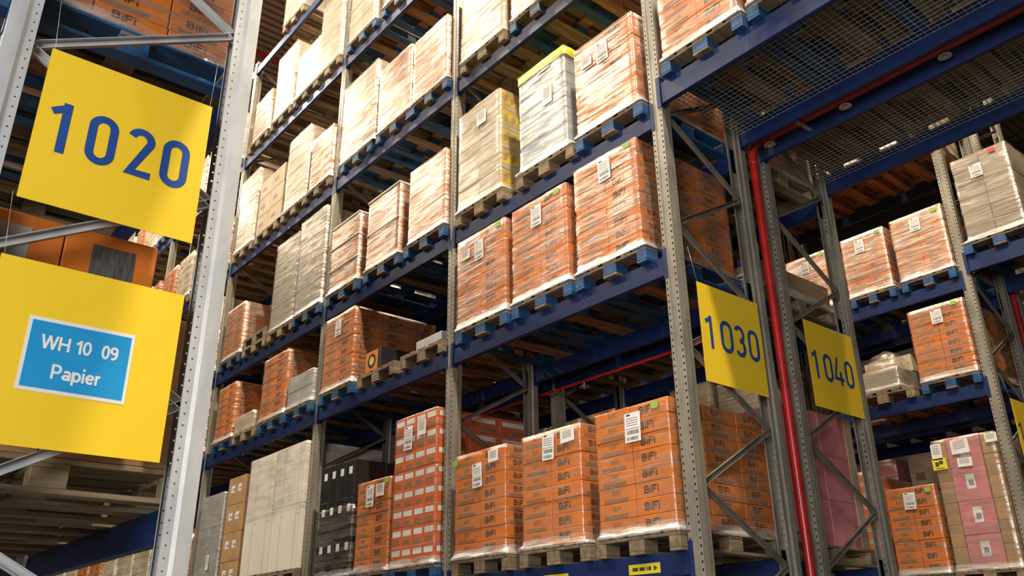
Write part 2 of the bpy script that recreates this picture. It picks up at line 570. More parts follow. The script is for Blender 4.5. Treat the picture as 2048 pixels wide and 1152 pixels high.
PNAME = {'wood': 'natural wooden', 'old': 'weathered wooden', 'blue': 'blue painted wooden'}
def pallet(x, y, z, kind, where, simple=False, group=None, label=None):
    lab = label or '%s pallet, %s' % (PNAME[kind], where)
    rz = random.uniform(-.008, .008)
    if simple:
        return thing('euro_pallet', lab, 'pallet', (x, y, z), rz, group, PAL_ONE[kind])
    t = thing('euro_pallet', lab, 'pallet', (x, y, z), rz, group)
    for nm, me in PAL[kind]:
        link(nm, me, t)
    return t

# ---------------------------------------------------------------- cartons
_cart = {}
def carton(w, d, h, kind, front, side):
    """carton centred in x/y, base z=0; print on its front (-y) and its side (+x)"""
    k = (round(w, 3), round(d, 3), round(h, 3), kind, front, side)
    if k in _cart:
        return _cart[k]
    bm = bmesh.new()
    bm_box(bm, -w / 2, w / 2, -d / 2, d / 2, 0.001, h - .001)
    bmesh.ops.bevel(bm, geom=list(bm.edges), offset=.004, segments=1, affect='EDGES')
    bmesh.ops.recalc_face_normals(bm, faces=list(bm.faces))
    e = .0008
    fy = -d / 2 - e
    sx = w / 2 + e
    F = lambda x, z: (x, fy, z)
    S = lambda y, z: (sx, y, z)
    def fq(x0, x1, z0, z1, mi):
        bm_quad(bm, [F(x0, z0), F(x1, z0), F(x1, z1), F(x0, z1)], mi)
    def sq(y0, y1, z0, z1, mi):
        bm_quad(bm, [S(y0, z0), S(y1, z0), S(y1, z1), S(y0, z1)], mi)
    mats = {'bifi': ['orange', 'ink', 'dark_ink'], 'striped': ['red_orange', 'paper', 'ink'],
            'brown': ['brown', 'paper', 'dark_ink'], 'light_brown': ['light_brown', 'ink', 'dark_ink'],
            'white': ['white_card', 'ink', 'paper'], 'black': ['black_card', 'paper', 'dark_ink'],
            'cream': ['cream', 'ink', 'light_brown'], 'taupe': ['taupe', 'ink', 'paper'],
            'grey': ['grey_card', 'ink', 'paper'], 'bluegrey': ['bluegrey', 'ink', 'paper'],
            'yellow': ['cream', 'yellow_card', 'brown'], 'pink': ['pink', 'paper', 'dark_ink'],
            'dark': ['dark_brown', 'ink', 'paper'], 'crate': ['red_orange', 'cream', 'green_card'],
            'orangebox': ['orange', 'grey_card', 'dark_ink'], 'small': ['cream', 'light_brown', 'ink'],
            'graybox': ['grey_card', 'paper', 'dark_ink'], 'tile': ['cream', 'yellow_card', 'ink']}[kind]
    if kind == 'bifi':
        if front == 1:      # contents panel and small wordmark
            fq(-w * .36, w * .30, h * .04, h * .30, 1)
            draw_text(bm, 'BiFi', h * .30, lambda a, c, e: (a, fy - e, h * .66 + c), 1, .2, w * .24, 1)
        elif front == 2:    # large wordmark
            draw_text(bm, 'BiFi', h * .46, lambda a, c, e: (a - w * .08, fy - e, h * .52 + c), 2, .23, w * .40, 1)
        if side:
            draw_text(bm, 'BiFi', h * .40, lambda a, c, e: (sx + e, a - d * .1, h * .64 + c), 2, .22, d * .34, 1)
            sq(-d * .38, d * .22, h * .05, h * .30, 1)
    elif kind == 'striped':
        if front:
            for a in (-.25, .25):
                fq(w * (a - .2), w * (a + .2), h * .52, h * .82, 1)
                fq(w * (a - .2), w * (a + .13), h * .10, h * .32, 2)
        if side:
            sq(-d * .42, d * .36, h * .55, h * .82, 1)
            sq(-d * .05, d * .38, h * .12, h * .34, 2)
    elif kind == 'black':
        if front:
            fq(-w * .18, w * .22, h * .62, h * .82, 1)
    elif kind == 'brown':
        if front:
            for a in (-.2, .22):
                fq(w * (a - .11), w * (a + .11), h * .45, h * .72, 1)
                fq(w * (a - .03), w * (a + .09), h * .52, h * .60, 2)
    elif kind == 'white':
        if front:
            fq(w * .14, w * .15, h * .02, h * .98, 1)
            fq(w * .22, w * .40, h * .84, h * .845, 1)
    elif kind == 'yellow':
        if side:
            sq(-d * .495, d * .495, h * .22, h * .97, 1)
            for q in range(3):
                y0 = -d * .4 + q * d * .27
                bm_quad(bm, [(sx + e, y0, h * .35), (sx + e, y0 + d * .16, h * .5), (sx + e, y0 + d * .16, h * .82), (sx + e, y0, h * .66)], 2)
    elif kind == 'crate':
        if front:
            fq(-w * .49, w * .49, h * .82, h * .99, 1)
            fq(-w * .49, w * .49, h * .02, h * .14, 1)
            fq(-w * .35, w * .1, h * .2, h * .75, 2)
        if side:
            sq(-d * .49, d * .49, h * .82, h * .99, 1)
    elif kind == 'orangebox':
        if side:
            sq(-d * .32, d * .32, h * .22, h * .80, 2)
    elif kind == 'small':
        if front:
            for q in range(4):
                a = -.375 + q * .25
                fq(w * (a - .085), w * (a + .06), h * .2, h * .8, 1)
    elif kind in ('cream', 'taupe', 'grey', 'bluegrey', 'light_brown', 'dark'):
        if front:
            fq(-w * .49, w * .49, h * .955, h * .965, 1)
            fq(-w * .30, w * .05, h * .35, h * .55, 1) if kind in ('light_brown',) else None
    elif kind == 'pink':
        if front == 1:
            fq(-w * .12, w * .14, h * .35, h * .80, 1)
            fq(-w * .05, w * .10, h * .45, h * .62, 2)
    me = to_mesh(bm, 'carton', mats, normals=False)
    _cart[k] = me
    return me

_label = {}
def label_mesh(kind, w, h):
    k = (kind, round(w, 3), round(h, 3))
    if k in _label:
        return _label[k]
    bm = bmesh.new()
    bm_box(bm, -w / 2, w / 2, -.0012, 0, -h / 2, h / 2)
    e = -.0018
    def q(x0, x1, z0, z1, mi=1):
        bm_quad(bm, [(x0 * w, e, z0 * h), (x1 * w, e, z0 * h), (x1 * w, e, z1 * h), (x0 * w, e, z1 * h)], mi)
    base = 'paper'
    if kind == 'ship':
        q(-.38, -.12, .40, .46)
        for z in (.30, .22, .14, .06):
            q(-.40, .35, z, z + .02, 2)
        q(-.45, .45, -.05, -.035)
        r = random.Random(3)
        for z0, z1 in ((-.24, -.10), (-.44, -.32)):
            x = -.38
            while x < .36:
                dx = r.uniform(.015, .045)
                q(x, x + dx, z0, z1)
                x += dx + r.uniform(.012, .04)
    elif kind == 'sheet':
        for z in (.35, .22, .1, -.02, -.14):
            q(-.36, .30, z, z + .04, 2)
    elif kind == 'yellow':
        base = 'yellow_paper'
        q(-.3, -.05, -.2, .2)
        q(-.02, .26, -.05, .28)
        q(-.3, .3, -.4, -.33)
    elif kind == 'green':
        base = 'green_paper'
    elif kind == 'red':
        base = 'red_paper'
    me = to_mesh(bm, 'label', [base, 'dark_ink', 'ink'], normals=False)
    _label[k] = me
    return me

def film_mesh(w, d, h, pw, pd, seed, mat, skirt=True, y_shift=0.0, cut_bottom=0.0, coarse=False, amp=.0035):
    """open tube of stretch film round a load w x d x h standing on a pallet pw x pd"""
    r = random.Random(seed)
    bm = bmesh.new()
    zs = []
    if skirt:
        zs += [(-.016, 1.0), (-.002, 1.0), (.006, .8), (.022, .1)]
        z = .06
    else:
        z = cut_bottom
    step = .12 if coarse else .055
    while z < h - .02:
        zs.append((z, 0.0)); z += step
    zs.append((h - .004, 0.0))
    nx, ny = (4, 4) if coarse else (12, 14)
    g = .007
    def ring(z, k):
        hw = (w / 2 + g) * (1 - k) + max(w / 2 + g, pw / 2 + .004) * k
        hd = (d / 2 + g) * (1 - k) + max(d / 2 + g, pd / 2 + .004) * k
        ch = .012
        pts = []
        for i in range(nx + 1):
            x = -hw + ch + (2 * hw - 2 * ch) * i / nx; pts.append((x, -hd + y_shift, 0, -1))
        for i in range(ny + 1):
            y = -hd + ch + (2 * hd - 2 * ch) * i / ny; pts.append((hw, y + y_shift, 1, 0))
        for i in range(nx + 1):
            x = hw - ch - (2 * hw - 2 * ch) * i / nx; pts.append((x, hd + y_shift, 0, 1))
        for i in range(ny + 1):
            y = hd - ch - (2 * hd - 2 * ch) * i / ny; pts.append((-hw, y + y_shift, -1, 0))
        out = []
        for x, y, nxx, nyy in pts:
            a = r.uniform(0, amp)
            zz = z + (r.uniform(-.006, .006) if 0 < z < h - .05 else 0)
            out.append(bm.verts.new((x + nxx * a, y + nyy * a, zz)))
        return out
    prev = None
    kk = 0
    for z, k in zs:
        cur = ring(z, k)
        if prev:
            n = len(cur)
            for i in range(n):
                j = (i + 1) % n
                f = bm.faces.new((prev[i], prev[j], cur[j], cur[i]))
                f.smooth = True
                f.material_index = 1 if kk > 0 else 0
        kk = k
        prev = cur
    # top lip folded over the edge of the load
    tw = []
    n = len(prev)
    cx = sum(v.co.x for v in prev) / n; cy = sum(v.co.y for v in prev) / n
    for v in prev:
        tw.append(bm.verts.new((cx + (v.co.x - cx) * .88, cy + (v.co.y - cy) * .90, h + .004 + r.uniform(0, .008))))
    for i in range(n):
        j = (i + 1) % n
        f = bm.faces.new((prev[i], prev[j], tw[j], tw[i])); f.smooth = True
    return to_mesh(bm, 'stretch_film', [mat, 'film_band'], normals=False)

_slip = {}
def slip(w, d):
    k = (round(w, 2), round(d, 2))
    if k not in _slip:
        bm = bmesh.new(); bm_box(bm, -w / 2, w / 2, -d / 2, d / 2, 0, .0012)
        _slip[k] = to_mesh(bm, 'slip_sheet', ['slip'])
    return _slip[k]

_mono = {}
SEED = [0]
def load(kind, x0, x1, y0, y1, z0, ztop, label, cat='pallet load', layers=8, nx=2, ny=3, film='film',
         labels=(), name='wrapped_pallet_load', group=None, skirt=True, jitter=.003, simple=False, pw=.8, film_h=None, film_cut=.02,
         front_variants=True):
    """stack of cartons on a pallet: every carton a part, the film and the papers on it parts too"""
    SEED[0] += 1
    r = random.Random(SEED[0] * 13)
    w, d, h = x1 - x0, y1 - y0, ztop - z0
    xc, yc = (x0 + x1) / 2, (y0 + y1) / 2
    t = thing(name, label, cat, (xc, yc, z0 + .001), 0, group)
    cw, cd, ch = w / nx, d / ny, h / layers
    cwq, cdq, chq = round(cw, 2), round(cd, 2), round(ch, 3)
    cwq = cw if abs(cwq - cw) > .02 else cw
    if simple:
        k = (kind, round(w, 2), round(h, 2), layers, nx)
        if k not in _mono:
            bm = bmesh.new()
            for l in range(layers):
                for i in range(nx):
                    me = carton(cw - .006, d - .004, ch, kind, 1 + (i % 2), 1)
                    b2 = bmesh.new(); b2.from_mesh(me)
                    bmesh.ops.translate(b2, verts=list(b2.verts), vec=(-w / 2 + cw * (i + .5), 0, l * ch))
                    tmp = bpy.data.meshes.new('tmp'); b2.to_mesh(tmp); b2.free()
                    bm.from_mesh(tmp); bpy.data.meshes.remove(tmp)
                    mats = list(me.materials)
            _mono[k] = to_mesh(bm, 'carton_stack', mats, normals=False)
        link('carton_stack', _mono[k], t)
    else:
        for l in range(layers):
            lj = (r.uniform(-jitter, jitter), r.uniform(-jitter, jitter))
            for j in range(ny):
                for i in range(nx):
                    fr = (1 + (i % 2)) if j == 0 else 0
                    sd = 1 if i == nx - 1 else 0
                    me = carton(cw - .006, cd - .006, ch, kind, fr, sd)
                    link('carton', me, t, (-w / 2 + cw * (i + .5) + lj[0], -d / 2 + cd * (j + .5) + lj[1], l * ch))
    if z0 > 2.3:
        link('slip_sheet', slip(w, d), t, (0, 0, -.0005))
    if film:
        fh = film_h or h
        me = film_mesh(w, d, fh, pw, 1.2, SEED[0], film, skirt, 0, film_cut, coarse=simple, amp=.0035)
        fo = link('stretch_film', me, t)
        fo['label'] = 'clear wrinkled stretch film round the cartons'
    for lk, lx, lz, lw, lh in labels:
        me = label_mesh(lk, lw, lh)
        lo = link({'ship': 'shipping_label', 'sheet': 'paper_sheet', 'green': 'green_sticker', 'red': 'red_sticker',
                   'yellow': 'yellow_label'}[lk], me, t, (lx - xc, -d / 2 - .016, lz - z0))
        lo.rotation_euler = (0, r.uniform(-.04, .04), 0)
        lo['label'] = {'ship': 'white printed shipping label with barcode', 'sheet': 'white paper sheet', 'green': 'small green sticker',
                       'red': 'small red sticker', 'yellow': 'bright yellow warning label'}[lk]
    return t

# ---------------------------------------------------------------- signs
def digit(bm, ch, u0, u1, v0, v1, w, place, mi):
    """DIN style digit in the box u0..u1, v0..v1"""
    W, H = u1 - u0, v1 - v0
    a, b = u0 + w / 2, u1 - w / 2
    c, d = v0 + w / 2, v1 - w / 2
    r = (b - a) / 2
    mx = (a + b) / 2
    if ch == '0':
        pts = arc(mx, d - r, r, r, 0, 180) + arc(mx, c + r, r, r, 180, 360)
        stroke(bm, pts, w, place, mi, True)
    elif ch == '1':
        stroke(bm, [(b, v0), (b, v1)], w, place, mi)
        stroke(bm, [(b, v1 - w * .60), (u0, v1 - w * 1.55)], w * .92, lambda u, v: place(u, v, .0004), mi)
    elif ch == '2':
        pts = arc(mx, d - r, r, r, 165, -35) + [(a + w * .35, c + w * .0), (u1, c)]
        stroke(bm, pts, w, place, mi)
    elif ch == '3':
        rr = (d - c) / 4
        stroke(bm, arc(mx - r * .05, d - rr, r * .98, rr, 150, -90, 18), w, place, mi)
        stroke(bm, arc(mx - r * .05, c + rr * 1.08, r * 1.03, rr * 1.08, 90, -150, 18), w, lambda u, v: place(u, v, .0004), mi)
    elif ch == '4':
        zb = v0 + H * .22
        stroke(bm, [(u0 + W * .50, v1), (u0 + w * .35, zb), (u1, zb)], w * .92, place, mi)
        stroke(bm, [(u0 + W * .68, v0), (u0 + W * .68, v0 + H * .50)], w, lambda u, v: place(u, v, .0004), mi)
    elif ch == '5':
        rr = (d - c) * .31
        stroke(bm, [(b, d), (a, d), (a, c + rr * 2.0)], w, place, mi)
        stroke(bm, arc(mx, c + rr, r, rr, 120, -160, 18), w, lambda u, v: place(u, v, .0004), mi)

def sign(y0, z0, w, h, label, digits=(), name='number_sign', sheet=None, x=.012):
    t = thing(name, label, 'sign', (x, y0, z0))
    bm = bmesh.new()
    bm_box(bm, -.003, 0, 0, w, 0, h)
    link('sign_panel', to_mesh(bm, 'sign_panel', ['sign_yellow']), t)
    P = lambda u, v, e=0: (.0012 + e, u, v)
    if digits:
        bm = bmesh.new()
        for ch, u0, u1, v0, v1, sw in digits:
            digit(bm, ch, u0, u1, v0, v1, sw, P, 0)
        o = link('number_print', to_mesh(bm, 'number_print', ['sign_blue']), t)
        o['label'] = 'blue printed number ' + ''.join(q[0] for q in digits)
    # hanging holes and wires
    for yy in (.012, w - .012):
        bm = bmesh.new()
        bm_tube(bm, (-.002, yy, h - .012), (-.045, yy + (.02 if yy > .1 else -.02), h + .30), .0012, 6)
        link('hanging_wire', to_mesh(bm, 'hanging_wire', ['wire']), t)
    if sheet:
        sheet(t)
    return t

sign(-4.24, 3.34, .727, .752, 'large yellow sign with blue number 1020 on the nearest rack end',
     [('1', .055, .132, .25, .500, .037), ('0', .208, .333, .25, .500, .036), ('2', .372, .495, .25, .500, .036), ('0', .532, .657, .25, .500, .036)])
sign(.205, 3.362, .755, .78, 'yellow sign with blue number 1030 hanging on the middle rack end',
     [('1', .055, .132, .265, .525, .034), ('0', .225, .375, .265, .525, .034), ('3', .395, .530, .265, .525, .034), ('0', .565, .705, .265, .525, .034)])
sign(1.61, 3.405, .755, .76, 'yellow sign with blue number 1040, beside the red pipe',
     [('1', .050, .125, .25, .500, .034), ('0', .215, .350, .25, .500, .034), ('4', .370, .515, .25, .500, .034), ('0', .545, .680, .25, .500, .034)])
sign(5.70, 3.40, .755, .76, 'yellow number sign cut by the right edge of the picture',
     [('1', .050, .125, .25, .500, .034), ('0', .215, .350, .25, .500, .034), ('5', .375, .510, .25, .500, .034), ('0', .545, .680, .25, .500, .034)])

def wh_sheet(t):
    P = lambda u, v: (.0012, u, v)
    bm = bmesh.new()
    bm_box(bm, .0002, .0012, .148, .556, .218, .522)
    o = link('paper_label', to_mesh(bm, 'paper_label', ['label_white']), t)
    o['label'] = 'white bordered label'
    bm = bmesh.new()
    bm_box(bm, .0013, .0018, .162, .543, .233, .507)
    link('label_field', to_mesh(bm, 'label_field', ['label_blue']), o)['label'] = 'light blue label field'
    bm = bmesh.new()
    draw_text(bm, 'WH 10', .058, lambda a, c, e: (.0022 + e, .301 + a, .424 + c), 0, .165, .190)
    link('label_print', to_mesh(bm, 'label_print', ['label_white']), o)['label'] = 'white lettering WH 10'
    bm = bmesh.new()
    draw_text(bm, '09', .058, lambda a, c, e: (.0022 + e, .467 + a, .424 + c), 0, .165, .066)
    link('label_print', to_mesh(bm, 'label_print', ['label_white']), o)['label'] = 'white lettering 09'
    bm = bmesh.new()
    draw_text(bm, 'Papier', .060, lambda a, c, e: (.0022 + e, .357 + a, .308 + c), 0, .165, .188)
    link('label_print', to_mesh(bm, 'label_print', ['label_white']), o)['label'] = 'white lettering Papier'
sign(-4.243, 2.328, .733, .752, 'yellow sign with light blue label reading WH 10 09 Papier', name='information_sign', sheet=wh_sheet)

# ---------------------------------------------------------------- racks
X30 = [0, -2.852, -5.674, -9.292, -12.91, -16.53, -20.15]
BAY = ['nearest bay', 'second bay', 'third bay', 'fourth bay', 'fifth bay', 'sixth bay']
NTH = ['nearest', 'second', 'third', 'fourth', 'fifth', 'sixth', 'seventh']

def rack(rname, xs, y, depth, zoff, levels, fronts=True, group=None):
    for i, x in enumerate(xs):
        frame(x, y, depth, zoff, 'galvanised steel upright frame with diagonal braces, %s in %s' % (NTH[i], rname))
    for i in range(len(xs) - 1):
        for l in levels:
            if l == 'F' and i < 1:
                pass
            a, b = xs[i + 1], xs[i] - UW
            beam(a, b, y, LV[l], 'blue steel beam, front of %s, %s of %s' % (SHELF[l], BAY[i], rname))
            beam(a, b, y + depth, LV[l], 'blue steel beam, rear of %s, %s of %s' % (SHELF[l], BAY[i], rname), flip=True)

R20, R30, R40, R50, R60 = 'the foreground rack', 'the middle rack', 'rack behind pipe', 'the right rack', 'the hindmost rack'
rack(R30, X30, 0, 1.1, .62, 'ABCDEF')
rack(R40, X30[:5], 1.38, 1.1, .12, 'ABC')
rack(R20, X30[:4], -4.43, 1.1, .10, 'AB')
rack(R50, X30[:4], 5.45, 1.1, .62, 'ABCD')
rack(R60, X30[:3], 6.83, 1.1, .12, 'ABC')

# beams, mesh decks over the cross aisle
TX0, TX1 = 0.0, 4.4
for rn, y in ((R20, -4.43), (R30, 0), (R40, 1.38), (R50, 5.45)):
    beam(TX0, TX1, y, LV['T'], 'deep blue beam over the cross aisle, front of %s' % rn, h=.20)
    beam(TX0, TX1, y + 1.1, LV['T'], 'deep blue beam over the cross aisle, rear of %s' % rn, h=.20, flip=True)
    frame(TX1 + UW, y, 1.1, .62, 'galvanised upright frame beyond the cross aisle, %s' % rn)

bm = bmesh.new()
L = TX1 - .02
x = .01
while x < L:
    bm_bar(bm, (x, .054, 0), (x, 1.046, 0), .004, .004)
    x += .05
y = .06
while y < 1.045:
    bm_bar(bm, (.01, y, -.0042), (L, y, -.0042), .004, .004)
    y += .0492
DECK_WIRE = to_mesh(bm, 'wire_grid', ['wire'])
bm = bmesh.new()
for xx in (.4, 1.3, 2.2, 3.1, 4.0):
    bm_box(bm, xx - .02, xx + .02, .054, 1.046, -.030, -.008)
DECK_BAR = to_mesh(bm, 'support_bar', ['brace'])
for rn, y in ((R20, -4.43), (R30, 0), (R40, 1.38)):
    t = thing('wire_mesh_deck', 'galvanised wire mesh deck over the cross aisle in %s' % rn, 'mesh deck', (TX0, y, LV['T'] - .075))
    link('wire_grid', DECK_WIRE, t)
    if rn != R40:
        pass

# spacers between the back-to-back racks
def spacer(z, label):
    bm = bmesh.new()
    bm_box(bm, -.09, -.086, 1.101, 1.379, z - .035, z + .035)
    bm_box(bm, -.09, -.06, 1.101, 1.379, z - .037, z - .034)
    bm_box(bm, -.09, -.06, 1.101, 1.379, z + .034, z + .037)
    t = thing('row_spacer', label, 'rack spacer', me=None)
    link('channel', to_mesh(bm, 'channel', ['galvanised']), t)
    bm = bmesh.new()
    for yy in (1.16, 1.20, 1.28, 1.32):
        bm_tube(bm, (-.086, yy, z), (-.078, yy, z), .009, 8)
    link('bolt', to_mesh(bm, 'bolt', ['bolt']), t)
spacer(5.48, 'upper grey steel spacer joining the rack ends behind the red pipe')
spacer(2.35, 'lower grey steel spacer joining the rack ends behind the red pipe')

# ---------------------------------------------------------------- sprinkler pipes
def curve_pipe(pts, r):
    cu = bpy.data.curves.new('pipe', 'CURVE')
    cu.dimensions = '3D'; cu.bevel_depth = r; cu.bevel_resolution = 5; cu.use_fill_caps = True
    sp = cu.splines.new('POLY')
    sp.points.add(len(pts) - 1)
    for p, q in zip(sp.points, pts):
        p.co = (*q, 1)
    ob = bpy.data.objects.new('pipe', cu); COL.objects.link(ob)
    me = bpy.data.meshes.new_from_object(ob.evaluated_get(bpy.context.evaluated_depsgraph_get()))
    bpy.data.objects.remove(ob); bpy.data.curves.remove(cu)
    me.materials.clear(); me.materials.append(M['red_paint'])
    for p in me.polygons: p.use_smooth = True
    return me

YP = 1.243
t = thing('sprinkler_pipe', 'red sprinkler pipe rising by the 1040 sign, then over the cross aisle', 'pipe')
bend = [(-.02 + .10 - .10 * math.cos(a), YP, 5.655 + .10 * math.sin(a)) for a in [math.radians(k) for k in (0, 15, 30, 45, 60, 75, 90)]]
PIPE = t
link('pipe_run', curve_pipe([(-.02, YP, 0.02)] + bend + [(5.0, YP, 5.755)], .036), t)
bm = bmesh.new()
for z in (5.60,):
    bm_tube(bm, (-.02, YP, z - .05), (-.02, YP, z), .041, 20)
bm_tube(bm, (.10, YP, 5.755), (.15, YP, 5.755), .041, 20)
link('elbow_collar', to_mesh(bm, 'elbow_collar', ['red_paint']), t)

bm = bmesh.new()
bm_tube(bm, (0, 0, .012), (0, 0, .05), .009, 10)
bm_tube(bm, (0, 0, -.020), (0, 0, .014), .006, 10)
SPR_STEM = to_mesh(bm, 'stem', ['chrome'])
bm = bmesh.new()
bm_tube(bm, (0, 0, -.008), (0, 0, .004), .052, 24, 0, .045)
bm_tube(bm, (0, 0, -.024), (0, 0, -.020), .018, 16)
SPR_DISC = to_mesh(bm, 'shield_plate', ['chrome'])
for x, nm in ((.14, 'nearest the pipe elbow'), (.88, 'second from the pipe elbow'), (1.71, 'third from the pipe elbow')):
    q = link('sprinkler_head', SPR_STEM, PIPE, (x, YP + .045, 5.715)); link('shield_plate', SPR_DISC, q)
# clamp of the pipe
t = thing('pipe_bracket', 'galvanised bracket holding the red pipe between the tunnel beams', 'bracket', (.50, 0, 0))
bm = bmesh.new(); bm_box(bm, -.02, .02, 1.09, 1.39, 5.705, 5.712)
link('strap', to_mesh(bm, 'strap', ['galvanised']), t)
bm = bmesh.new()
for yy in (1.17, 1.34):
    bm_tube(bm, (0, yy, 5.698), (0, yy, 5.705), .010, 8)
link('bolt', to_mesh(bm, 'bolt', ['bolt']), t)
# inner pipe along the flue at second shelf
t = thing('sprinkler_pipe', 'thin red sprinkler branch along the gap behind the middle rack', 'pipe')
link('pipe_run', curve_pipe([(-.06, YP, 4.10), (-14, YP, 4.10)], .014), t)
for x in (-1.1, -2.3):
    q = link('sprinkler_head', SPR_STEM, t, (x, YP, 4.045)); link('shield_plate', SPR_DISC, q)
t = thing('sprinkler_pipe', 'red sprinkler pipe between the two farthest right racks', 'pipe')
link('pipe_run', curve_pipe([(-.02, 6.70, 0.02), (-.02, 6.70, 7.2)], .036), t)
t = thing('sprinkler_pipe', 'thin red pipe crossing under the roof at top left', 'pipe')
link('pipe_run', curve_pipe([(-12.5, -15, 14.5), (-12.5, 19, 14.5)], .05), t)

# ---------------------------------------------------------------- shelf labels
def shelf_label(x0, x1, z, label):
    t = thing('shelf_label', label, 'label', ((x0 + x1) / 2, -.0075 + .011, z))
    bm = bmesh.new(); w = x1 - x0
    bm_box(bm, -w / 2, w / 2, -.002, 0, -.034, .034)
    link('label_plate', to_mesh(bm, 'label_plate', ['yellow_paper']), t)
    bm = bmesh.new()
    for a, b in ((-.38, -.2), (-.16, .02), (.06, .1), (.12, .22)):
        bm_quad(bm, [(a * w, -.0026, -.012), (b * w, -.0026, -.012), (b * w, -.0026, .012), (a * w, -.0026, .012)])
    bm_quad(bm, [(.30 * w, -.0026, -.018), (.42 * w, -.0026, 0), (.30 * w, -.0026, .018)])
    link('print', to_mesh(bm, 'print', ['dark_ink']), t)
shelf_label(-.672, -.38, 2.10, 'yellow location label on the lowest beam, right of its pair')
shelf_label(-1.584, -1.30, 2.09, 'yellow location label on the lowest beam, left of its pair')

# ---------------------------------------------------------------- loads
POS3 = ['left', 'middle', 'right']
Y0, Y1 = -.045, 1.12          # load depth on rack 1030

def where(pos, l, bay, rn=R30):
    return '%s on %s, %s, %s' % (pos, SHELF[l], BAY[bay], rn)

def put(kind, x0, x1, ztop, l, bay, pos, desc, pal='blue', rn=R30, y=0.0, px=None, z0=None, simple=False, **kw):
    random.seed(hash((l, bay, pos, rn)) % 1 + int(abs(x0) * 100))
    z = LV[l] + .0005
    xs = X30
    xr, xl = xs[bay] - UW - .02, xs[bay + 1] + .012
    x1 = min(x1, xr); x0 = max(x0, xl)
    mid = (x0 + x1) / 2
    xc = px if px is not None else mid
    narrow = rn == R50 and bay == 0 and l != 'D'
    if narrow:
        xc = mid
        kw.setdefault('pw', x1 - x0 + .01)
    else:
        xc = max(min(xc, xr - .4), xl + .4)
        kw.setdefault('pw', max(x1 - x0, .8 - 2 * abs(xc - mid)))
    if kind == 'bifi' and l in 'CDE' and not simple:
        kw.setdefault('film', 'film_shiny')
    if l == 'B': ztop = min(ztop, LV['C'] - .175)
    if l == 'A': ztop = min(ztop, LV['B'] - .2)
    if pal:
        po = pallet(xc, y + .55, z, pal, where(pos, l, bay, rn), simple)
        if narrow:
            po.scale.x = (x1 - x0 + .01) / .8
    zz = (z + PAL_H) if z0 is None else z0
    return load(kind, x0, x1, y + Y0, y + Y1, zz, ztop, '%s, %s' % (desc, where(pos, l, bay, rn)), simple=simple, **kw)

OR = 'film wrapped orange cartons'
def ship(x, z, w=.14, h=.21): return ('ship', x, z, w, h)
def sheet(x, z, w=.14, h=.10): return ('sheet', x, z, w, h)
def green(x, z): return ('green', x, z, .07, .05)

# rack 1030, lowest shelf in view, nearest bay
put('bifi', -2.72, -1.99, 3.235, 'A', 0, 'left', OR, 'old', film='film_thin', labels=[ship(-2.37, 3.015, .135), sheet(-2.14, 3.15), green(-2.70, 3.17)])
put('bifi', -1.77, -1.06, 3.235, 'A', 0, 'middle', OR, 'old', film='film_thin', labels=[ship(-1.42, 3.10), sheet(-1.19, 3.15, .16)])
put('bifi', -.89, -.155, 3.245, 'A', 0, 'right', OR, 'old', px=-.535, film='film_thin', labels=[ship(-.49, 3.08, .155, .215), green(-.27, 3.20)])
# second shelf
put('bifi', -2.735, -1.97, 5.43, 'B', 0, 'left', OR, 'blue', labels=[ship(-2.36, 5.22), sheet(-2.58, 5.24), green(-2.06, 5.38)])
put('bifi', -1.86, -1.11, 5.42, 'B', 0, 'middle', OR, 'blue', labels=[ship(-1.50, 5.24), green(-1.22, 5.37)])
put('bifi', -1.00, -.27, 5.47, 'B', 0, 'right', OR, 'blue', labels=[ship(-.62, 5.31), green(-.36, 5.42)])
# third shelf
put('yellow', -2.74, -2.03, 6.965, 'C', 0, 'left', 'wrapped cream cartons with yellow sides', 'wood', layers=5, labels=[('sheet', -2.33, 6.75, .16, .16)])
t = put('bluegrey', -1.72, -1.06, 6.88, 'C', 0, 'middle', 'grey load with yellow green cover', 'wood', layers=4, nx=1, ny=1, film='film_heavy',
        labels=[('sheet', -1.34, 6.80, .18, .10), ('sheet', -1.30, 6.45, .14, .2)])
me = film_mesh(.675, 1.18, .10, .8, 1.2, 991, 'film_yellow', skirt=False, amp=.012)
o = link('top_cover', me, t, (0, 0, 1.0)); o['label'] = 'yellow green plastic top cover'
bm = bmesh.new(); bm_box(bm, -.345, .345, -.60, .60, 1.098, 1.102)
link('top_cover', to_mesh(bm, 'top_cover', ['film_yellow']), t)['label'] = 'yellow green plastic top sheet'
put('bifi', -.92, -.20, 6.72, 'C', 0, 'right', OR, 'blue', film='film', labels=[ship(-.56, 6.50), sheet(-.76, 6.50)])
# fourth shelf
put('cream', -2.73, -1.96, 8.75, 'D', 0, 'left', 'film wrapped cream cartons', 'wood', layers=4, nx=2)
put('bifi', -1.83, -1.08, 8.60, 'D', 0, 'middle', OR, 'blue')
put('taupe', -.92, -.2, 8.7, 'D', 0, 'right', 'film wrapped taupe cartons', 'wood', layers=5)

# second bay
XB = X30[1]
put('black', -5.36, -4.60, 3.54, 'A', 1, 'left', 'black cartons with white labels', 'blue', layers=3, nx=4, ny=3, film='film', film_h=.72, px=-5.03)
put('bifi', -4.50, -3.86, 3.24, 'A', 1, 'middle', OR, 'blue', px=-4.21, film='film_thin', labels=[ship(-4.22, 3.08, .15, .22), sheet(-4.02, 3.12, .16, .13), green(-3.9, 3.2)])
put('striped', -3.79, -3.04, 3.79, 'A', 1, 'right', 'red orange cartons with white stripes', 'blue', px=-3.40, layers=8, film='film_thin', labels=[ship(-3.52, 3.56, .15, .24), sheet(-3.28, 3.62, .15, .14)])
put('bifi', -5.56, -4.83, 5.42, 'B', 1, 'left', OR, 'blue', px=-5.2, labels=[ship(-5.2, 5.24)])
